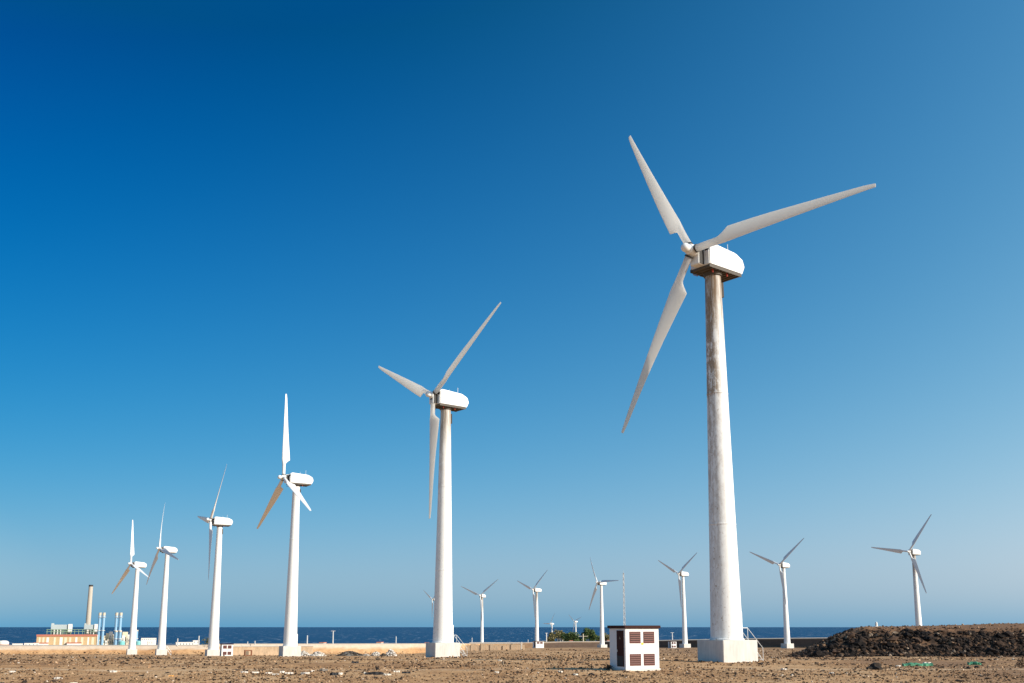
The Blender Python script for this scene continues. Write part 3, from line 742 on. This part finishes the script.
def house(px, y, wpx, hpx, label, roof='house_white', rz=None, group='low white buildings by the coast', nw=3, dep=7):
    t = empty('house', on_plain(px, y), FACE if rz is None else rz, label, 'building', group); u = y / 1000
    w2 = wpx * u / 2; base = t.location.z; top = -(lerp(CREST_ROW, t.location.x / y) - hpx - HORIZON) * u - base
    b = MB(); b.box(-w2, w2, -dep / 2, dep / 2, -1, top); b.build('wall', M['house_white'], t)
    b = MB(); b.box(-w2 - .2, w2 + .2, -dep / 2 - .2, dep / 2 + .2, top + .003, top + .35); b.build('roof', M[roof], t)
    for i in range(nw):
        x = -w2 + (i + .5) * 2 * w2 / nw; b = MB(); b.box(x - .5, x + .5, -dep / 2 - .03, -dep / 2 + .02, top - 2.2, top - .9); b.build('window', M['dark_grey'], t)
    return t
house(148.5, 1380, 14, 7.3, 'long white flat building left of the second turbine from the left', nw=7)
house(150.5, 1340, 5, 4, 'small white block in front of the long white building', nw=2)
house(185, 1100, 17, 3.2, 'long low white building right of the second turbine from the left', nw=6)
house(196, 1120, 6, 4.6, 'small taller white house at the end of a low white building', nw=2)
house(32, 1200, 13, 2.5, 'low white shed left of the ochre power hall', nw=4)
house(559.7, 760, 5.0, 3.3, 'small white hut among the trees on the coast', nw=2, rz=R(5))
house(323, 640, 4, 1.3, 'low white shed with a red roof behind the pale road, near a tall lamp post', 'red_roof', R(-5))
house(380, 650, 4.5, 1.5, 'low white shed with a red roof behind the pale road, left of a thin post', 'red_roof', R(-5))
house(427.0, 640, 3, 1.0, 'low red roofed shed behind the pale road, just left of the second largest turbine', 'red_roof', R(0))
house(571.0, 720, 3, .9, 'low red roofed shed under the trees, left of the pole with a crossarm', 'red_roof', R(0))
house(609.0, 720, 4, 1.0, 'low shed with a red roof under the trees, left of the nearest hut', 'red_roof', R(0))
house(18, 900, 9, 2, 'flat white shed at the far left by the sea, right of the white tank', nw=3)

# ------------------------------------------------------------------ posts and lamps
def post(px, y, row_top, label, arm=None, r=.09, mat='steel', name='lamp_post', base=None):
    b_ = on_plain(px, y) if base is None else base
    t = empty(name, b_, 0, label, 'pole'); h = -(row_top - HORIZON) / FPX * y - b_.z
    b = MB(); b.tube((0, 0, -.3), (0, 0, h), r * 1.25, r, 8); b.build('pole', M[mat], t)
    if arm == 'lamp':
        b = MB(); b.box(-.9, .9, -.15, .15, h - .05, h + .18); b.build('lamp_head', M[mat], t)
    elif arm == 'cross':
        for z, w in ((h - 1.6, 3.2),):
            b = MB(); b.box(-w, w, -.1, .1, z - .15, z + .15); b.build('crossarm', M[mat], t)
    return t
def crest_base(px):
    x = ray(px, 643).x * 430
    y = crest_y(x); x = ray(px, 643).x * y; u = x / y
    return Vector((x, y + 9, -(lerp(CREST_ROW, u) - HORIZON) / FPX * y))
for px, rt, arm, lab, r in ((329.0, 631, 'lamp', 'tallest slim lamp post on the pale road left of the second largest turbine', .22),
                         (302.6, 635, None, 'plain post on the pale road just right of the third largest turbine', .22),
                         (393.6, 636, None, 'thin post on the pale road midway to the second largest turbine', .18),
                         (191.2, 635.5, None, 'thin post on the crest left of the third turbine from the left', .22),
                         (241.5, 641, None, 'very short post on the crest right of a small hut', .16),
                         (249.0, 640.3, None, 'short post on the crest, above a rusty frame', .16),
                         (169.5, 638.0, None, 'post right of the second turbine from the left', .2),
                         (471.3, 637.3, None, 'short post on the pale road left of a distant turbine', .2),
                         (528.3, 639.0, None, 'very short post on the embankment left of a distant hut and turbine', .16)):
    bs = crest_base(px); post(px, bs.y, rt, lab, arm, r, 'steel', 'lamp_post' if arm else 'post', bs)
post(546.5, 700, 633, 'white lamp post at the left edge of the trees', 'lamp', .3, 'house_white')
post(583.2, 690, 633.6, 'wooden pole with a crossarm in front of the trees', 'cross', .32, 'beige', 'utility_pole')
bs = crest_base(675.3); post(675.3, bs.y, 632.6, 'lamp post with a short head on the embankment, left of the largest turbine', 'lamp', .2, 'steel', 'lamp_post', bs)
x_, y_ = ray(876.5, 626).x * 175, 175
t = empty('marker_pillar', (x_, y_, mound_z(x_, y_)[0]), 0, 'small white tapered pillar standing behind the dark rocky mound', 'pillar'); b = MB(); b.lathe([(.22, -.3), (.20, .5), (.15, .78), (.02, .84)], n=12); b.build('shaft', M['house_white'], t)
b = MB(); b.box(-.3, .3, -.3, .3, -.3, .08); b.build('base', M['house_white'], t)

# ------------------------------------------------------------------ trees and scrub
k = NT('casuarina foliage')
att = k.n('ShaderNodeVertexColor', layer_name='tint'); k.base(att.outputs[0]); k.b.inputs['Roughness'].default_value = .8; k.b.inputs['Specular IOR Level'].default_value = .2
M['leaf'] = k.m
M['bark'] = plain('bark', (.12, .09, .065), .95, 0, .3, 3)
def crown(t, h, w, n, cols, leaf=.55, z0=.2, name='crown'):
    b = MB(); cl = [(Vector((random.gauss(0, w * .26), random.gauss(0, w * .26), h * random.uniform(z0 + .08, .92))), random.uniform(.16, .30) * w) for _ in range(13)]
    for i in range(n):
        c, r = random.choice(cl); d = Vector((random.gauss(0, 1), random.gauss(0, 1), random.gauss(0, 1))); d = d.normalized() * r * random.uniform(.3, 1) ** .5
        p = c + d; q = Matrix.Rotation(random.uniform(0, 6.28), 3, Vector((random.gauss(0, 1), random.gauss(0, 1), random.gauss(0, 1))).normalized())
        s = leaf * random.uniform(.6, 1.3); col = random.choice(cols); f = random.uniform(.7, 1.3)
        b.add([p + q @ Vector(v_) for v_ in ((-s, -s * .4, 0), (s, -s * .4, 0), (s * .8, s * .5, s * .2), (-s * .7, s * .4, 0))], [(0, 1, 2, 3)], tuple(x * f for x in col))
    return b.build(name, M['leaf'], t, color=True)
GREEN = [(.06, .10, .035), (.09, .135, .04), (.13, .16, .05)]; OLIVE = [(.17, .15, .06), (.22, .18, .09), (.13, .125, .05)]
for px, y, rt, wpx, cols, lab in ((551, 735, 632.5, 9, OLIVE, 'olive brown bushy tree at the left end of the coastal trees'), (557.5, 760, 630.6, 9, OLIVE, 'olive brown tree with a pointed top, second from the left'),
        (567, 750, 634, 8, GREEN, 'low green tree below the left tiny turbine'), (573.0, 730, 632.6, 9, GREEN, 'dark green tree below the right tiny turbine'),
        (580.5, 755, 632.3, 9, GREEN, 'green tree behind the pole with a crossarm'), (587.2, 750, 628.6, 10, GREEN, 'tallest green tree right of the pole with a crossarm'),
        (594.0, 735, 632.0, 9, GREEN, 'bright green tree left of the turbine near the lattice mast'), (600.5, 760, 633.3, 8, GREEN, 'green tree behind the tower of the turbine near the lattice mast'),
        (608.0, 745, 634.5, 9, OLIVE, 'low olive tree at the right end, beside the nearest hut')):
    loc = on_plain(px, y); t = empty('tree', loc, 0, lab, 'tree', 'trees on the coastal plain'); h = -(rt - HORIZON) / FPX * y - loc.z; w = wpx * y / 1000
    b = MB(); b.tube((0, 0, -.5), (.2, 0, h * .45), .38, .22, 8); b.tube((.2, 0, h * .42), (-w * .2, .3, h * .75), .2, .07, 6); b.tube((.2, 0, h * .4), (w * .22, -.3, h * .72), .2, .07, 6); b.tube((.2, 0, h * .45), (.3, .2, h * .9), .18, .05, 6)
    b.build('trunk', M['bark'], t); crown(t, h, w * 1.35, 2200, cols, .55, .12)
loc = crest_base(204); t = empty('shrub', loc, 0, 'low green shrub on the crest left of the third turbine from the left', 'shrub'); crown(t, 1.8, 5.5, 900, OLIVE + GREEN, .2, .05, 'foliage'); b = MB(); b.tube((0, 0, -.3), (0, 0, 1.2), .1, .05, 6); b.build('stem', M['bark'], t)

# ------------------------------------------------------------------ rubble, ruins and litter
def heap(name, px, y, wpx, hpx, mat, cols, label, cat, n=110, group=None):
    p = on_ground(px, y); u = y / 1000; w = wpx * u / 2; h = hpx * u
    t = empty(name, p, 0, label, cat, group); b = MB(); NN = 26; rr = random.Random(int(px * 10))
    for i in range(NN + 1):
        for j in range(9):
            a = 2 * math.pi * i / NN; q = j / 8; x = w * q * math.cos(a); yy = w * .7 * q * math.sin(a)
            z = h * max(0, 1 - q ** 1.6) * (.75 + .7 * noise.noise(Vector((x * 1.2 + px, yy * 1.2, 0)))) - .05
            b.v.append((x, yy, z)); b.c.append((1, 1, 1))
    for i in range(NN):
        for j in range(8): a = i * 9 + j; b.f.append((a, a + 1, a + 10, a + 9))
    b.build('heap', mat, t, smooth=40)
    s = MB()
    for i in range(n):
        a, q = rr.uniform(0, 6.28), rr.random() ** .6; x, yy = w * q * math.cos(a), w * .7 * q * math.sin(a); r = rr.uniform(.05, .22) * min(1.6, h)
        z = h * max(0, 1 - q ** 1.6) * .8; s.add([Vector((x, yy, z)) + v_ for v_ in rock_verts(r, .8, rng=rr)], ICO_F, rr.choice(cols))
    o = s.build('stones', M['stones'], t, color=True); tag(o, kind='stuff'); return t
PALE = [(.7, .66, .6), (.55, .5, .44), (.35, .3, .25), (.75, .72, .68)]; DARKS = [(.1, .085, .07), (.17, .145, .12), (.06, .05, .045)]
heap('rubble_heap', 304, 205, 12, 6, M['pale_stone'], PALE, 'pale rubble heap against the foundation of the third largest turbine', 'rubble heap')
heap('rubble_heap', 318, 212, 16, 5, M['pale_stone'], PALE, 'pale rubble heap left of the long dark scrub heap', 'rubble heap')
heap('rubble_heap', 366, 190, 10, 3, M['pale_stone'], PALE, 'low pale rubble heap right of the long dark scrub heap', 'rubble heap')
heap('rubble_heap', 376, 200, 11, 5, M['pale_stone'], PALE, 'pale rubble heap in the middle between scrub and a pointed heap', 'rubble heap')
heap('rubble_heap', 391, 200, 10, 7.5, M['pale_stone'], PALE, 'pointed pale rubble heap nearest the second largest turbine', 'rubble heap')
heap('scrub_heap', 350, 182, 28, 6.0, M['grey_twig'], DARKS, 'long dark grey heap of dry scrub between the pale rubble heaps', 'scrub heap', 200)
heap('scrub_heap', 384, 180, 9, 3.5, M['grey_twig'], DARKS, 'small dark scrub heap between two pale rubble heaps', 'scrub heap')
# broken wall
M['tanwall'] = concrete('crumbling tan wall', (.62, .45, .29), .40)
p = on_ground(500, 300); t = empty('ruined_wall', p, R(-4), 'crumbling tan wall behind the second largest turbine, with a pale coping', 'wall'); u = .3
b = MB(); rr = random.Random(4); x = -34 * u
while x < 21 * u:
    w_ = rr.uniform(.6, 1.5); h_ = 7.2 * u * rr.uniform(.72, 1.0); b.box(x, x + w_ - .004, -.4 - rr.uniform(0, .35), .4, -.3, h_ - .3); x += w_
b.build('wall', M['tanwall'], t, bevel=.05)
b = MB(); x = 2 * u
b.box(-30 * u, 20 * u, -.55, .5, 7.0 * u - .30, 7.0 * u + .1); b.build('coping', M['pale_stone'], t, bevel=.06)
b = MB(); b.box(20.3 * u, 21.8 * u, -.5, .5, -.3, 7.6 * u); b.build('end_pier', M['pale_stone'], t, bevel=.05)

# tan bank blocks on the left, behind the fourth hut
t = empty('block_wall', on_ground(268, 300), R(14), 'pale tan block wall at the foot of the embankment, behind the third turbine row hut', 'wall'); b = MB()
b.box(-14, 13, -.4, .4, -.4, 2.5); b.build('wall', M['tanwall'], t, bevel=.05); b = MB(); b.box(-14.1, 13.1, -.5, .5, 2.503, 2.75); b.build('coping', M['pale_stone'], t)
# rusty frame
t = empty('rusty_crate', on_ground(248.2, 235), R(20), 'rusty brown open crate frame left of the third largest turbine', 'crate'); b = MB(); c = .75; q = .09
for sx in (-c, c):
    for sy in (-c, c):
        b.box(sx - q, sx + q, sy - q, sy + q, -.1, 1.25)
for z in (.1, 1.2):
    for s_ in (-c, c): b.box(-c, c, s_ - q * .8, s_ + q * .8, z - q, z + q); b.box(s_ - q * .8, s_ + q * .8, -c, c, z - q, z + q)
b.build('frame', M['rust'], t); b = MB(); b.box(-.68, .1, -.6, .6, .1, 1.0); b.build('panel', M['wood'], t)

def slab(name, px, row, wpx, hpx, mat, label, cat, dep=.35, rz=0.0, z=0.0, group=None):
    y = 2.4 / ((row - HORIZON) / FPX) if row > 660 else 76
    p = on_ground(px, y); u = y / 1000; b = MB(); rr = random.Random(int(px)); NX = 7; w = wpx * u; h = hpx * u
    vs = []; 
    for i in range(NX + 1):
        x = -w / 2 + w * i / NX; tpr = .7 + .3 * math.sin(math.pi * i / NX); hh = h * (.8 + .35 * rr.random()) * (.8 + .2 * tpr); j = rr.uniform(-.04, .04)
        vs += [(x, -dep / 2 * tpr + j, -.05), (x, dep / 2 * tpr + j, -.05), (x + j, dep / 2 * tpr * .8 + j, hh * .9), (x + j, -dep / 2 * tpr * .85 + j, hh)]
    fs = [(3, 2, 1, 0), tuple(NX * 4 + q for q in range(4))]
    for i in range(NX):
        for q in range(4): a, c_ = i * 4 + q, i * 4 + (q + 1) % 4; fs.append((a, c_, c_ + 4, a + 4))
    b.add(vs, fs); o = b.build(name, mat, None, (p.x, p.y, p.z + z)); o.rotation_euler.z = rz
    return tag(o, label, cat, group)
slab('plastic_slab', 335, 672.8, 8.5, 2.8, M['black'], 'black plastic block on the ground with a white chunk at its right', 'debris')
slab('plastic_slab', 375.5, 672.6, 17, 2.6, M['black'], 'longest black plastic slab on the ground, white chunk at its left', 'debris')
slab('plastic_slab', 407, 671.6, 8, 1.6, M['black'], 'flat black plastic slab right of the longest black slab', 'debris')
slab('plastic_slab', 324, 669.0, 7, 2.4, M['grey_twig'], 'clump of dark broken twigs left of a black block', 'debris')
slab('plastic_slab', 355.5, 661.8, 7, 1.8, M['black'], 'small black slab on the ground below the dark scrub heap', 'debris')
slab('rubble_chunk', 341.4, 672.3, 3, 1.9, M['pale_stone'], 'white chunk of rubble right of a black block', 'rubble')
slab('rubble_chunk', 366, 672.4, 3.4, 2.2, M['pale_stone'], 'white chunk of rubble left of the longest black slab', 'rubble')
for px, row, w_ in ((245, 671.5, 7), (256, 671.2, 9), (270, 671.6, 6), (277, 673.5, 6), (290, 671.8, 8), (306, 672, 8), (283, 671.0, 4), (313, 669.5, 4), (397, 670.4, 6), (388, 673.5, 6), (500, 659.5, 4), (497, 671, 5), (575, 673, 5), (560, 670, 4), (783, 668, 6), (830, 672, 5), (60, 676, 7), (76, 681, 6), (15, 671, 5), (115, 670, 5)):
    slab('rubble_chunk', px, row, w_, random.uniform(1.2, 1.8), M['pale_stone'], 'flat white chunk of rubble lying on the stony ground', 'rubble', .3, random.uniform(-.4, .4), 0, 'white rubble chunks on the ground')
def strip(name, px, row, wpx, mat, label, cat, rz, hw=.10):
    y = 2.4 / ((row - HORIZON) / FPX); p = on_ground(px, y); w = wpx * y / 1000; b = MB(); n_ = 14; rr = random.Random(int(px)); vs = []
    for i in range(n_ + 1):
        x = -w / 2 + w * i / n_; yo = rr.uniform(-.12, .12); z = rr.uniform(.06, .16); hh = hw * rr.uniform(.5, 1.3)
        vs += [(x, yo - hh, z), (x, yo + hh, z + .07), (x, yo + hh, z - .14), (x, yo - hh, z - .14)]
    fs = [(0, 1, 2, 3), tuple(n_ * 4 + q for q in (3, 2, 1, 0))]
    for i in range(n_):
        for q in range(4): a, c_ = i * 4 + q, i * 4 + (q + 1) % 4; fs.append((a, a + 4, c_ + 4, c_))
    b.add(vs, fs); o = b.build(name, mat, None, p); o.rotation_euler.z = rz; return tag(o, label, cat)
strip('green_netting', 917, 664.3, 30, M['green_net'], 'long crumpled strip of green netting on the ground before the dark mound', 'netting', R(8))
strip('green_netting', 973, 664.0, 15, M['green_net'], 'short crumpled strip of green netting further right before the dark mound', 'netting', R(10))
slab('wooden_plank', 175, 674.4, 7, 1.0, M['orange'], 'orange wooden plank on the ground near the left', 'plank', .2, .05)
slab('wooden_plank', 926, 663.0, 8, 1.0, M['pale_stone'], 'pale stick lying across the green netting', 'plank', .1, .1, .08)
slab('wooden_plank', 897, 665.3, 5, 1.8, M['pale_stone'], 'pale board at the left end of the long green netting', 'plank', .2, .3)
p = on_ground(503, 66); post(503, 66, 659.5, 'short dark stake standing in the ground right of the second largest turbine', None, .06, 'wood', 'stake', p)
x_, y_ = ray(874, 668).x * 58.5, 58.5
b = MB(); b.add(rock_verts(.38, .6, ICO2_V, random.Random(5), .4), ICO2_F, (.045, .036, .03)); o = b.build('lava_stone', M['stones'], None, (x_, y_, gz(x_, y_) + .1), color=True); tag(o, 'big dark stone on the ground left of the green netting', 'stone')
t = empty('shrub', on_ground(1021, 62), 0, 'small dry reddish shrub on the ground at the right edge', 'shrub'); crown(t, .5, .6, 260, [(.12, .07, .045), (.08, .05, .035)], .05, .05, 'foliage'); b = MB(); b.tube((0, 0, -.05), (0, 0, .3), .02, .01, 5); b.build('stem', M['bark'], t)
p = on_ground(608.0, 57.5); t = empty('shrub', p, 0, 'small dark dry shrub at the left foot of the nearest transformer hut', 'shrub'); crown(t, .28, .4, 200, [(.07, .06, .04), (.05, .04, .03)], .04, .05, 'foliage'); b = MB(); b.tube((0, 0, -.05), (0, 0, .2), .02, .01, 5); b.build('stem', M['bark'], t)
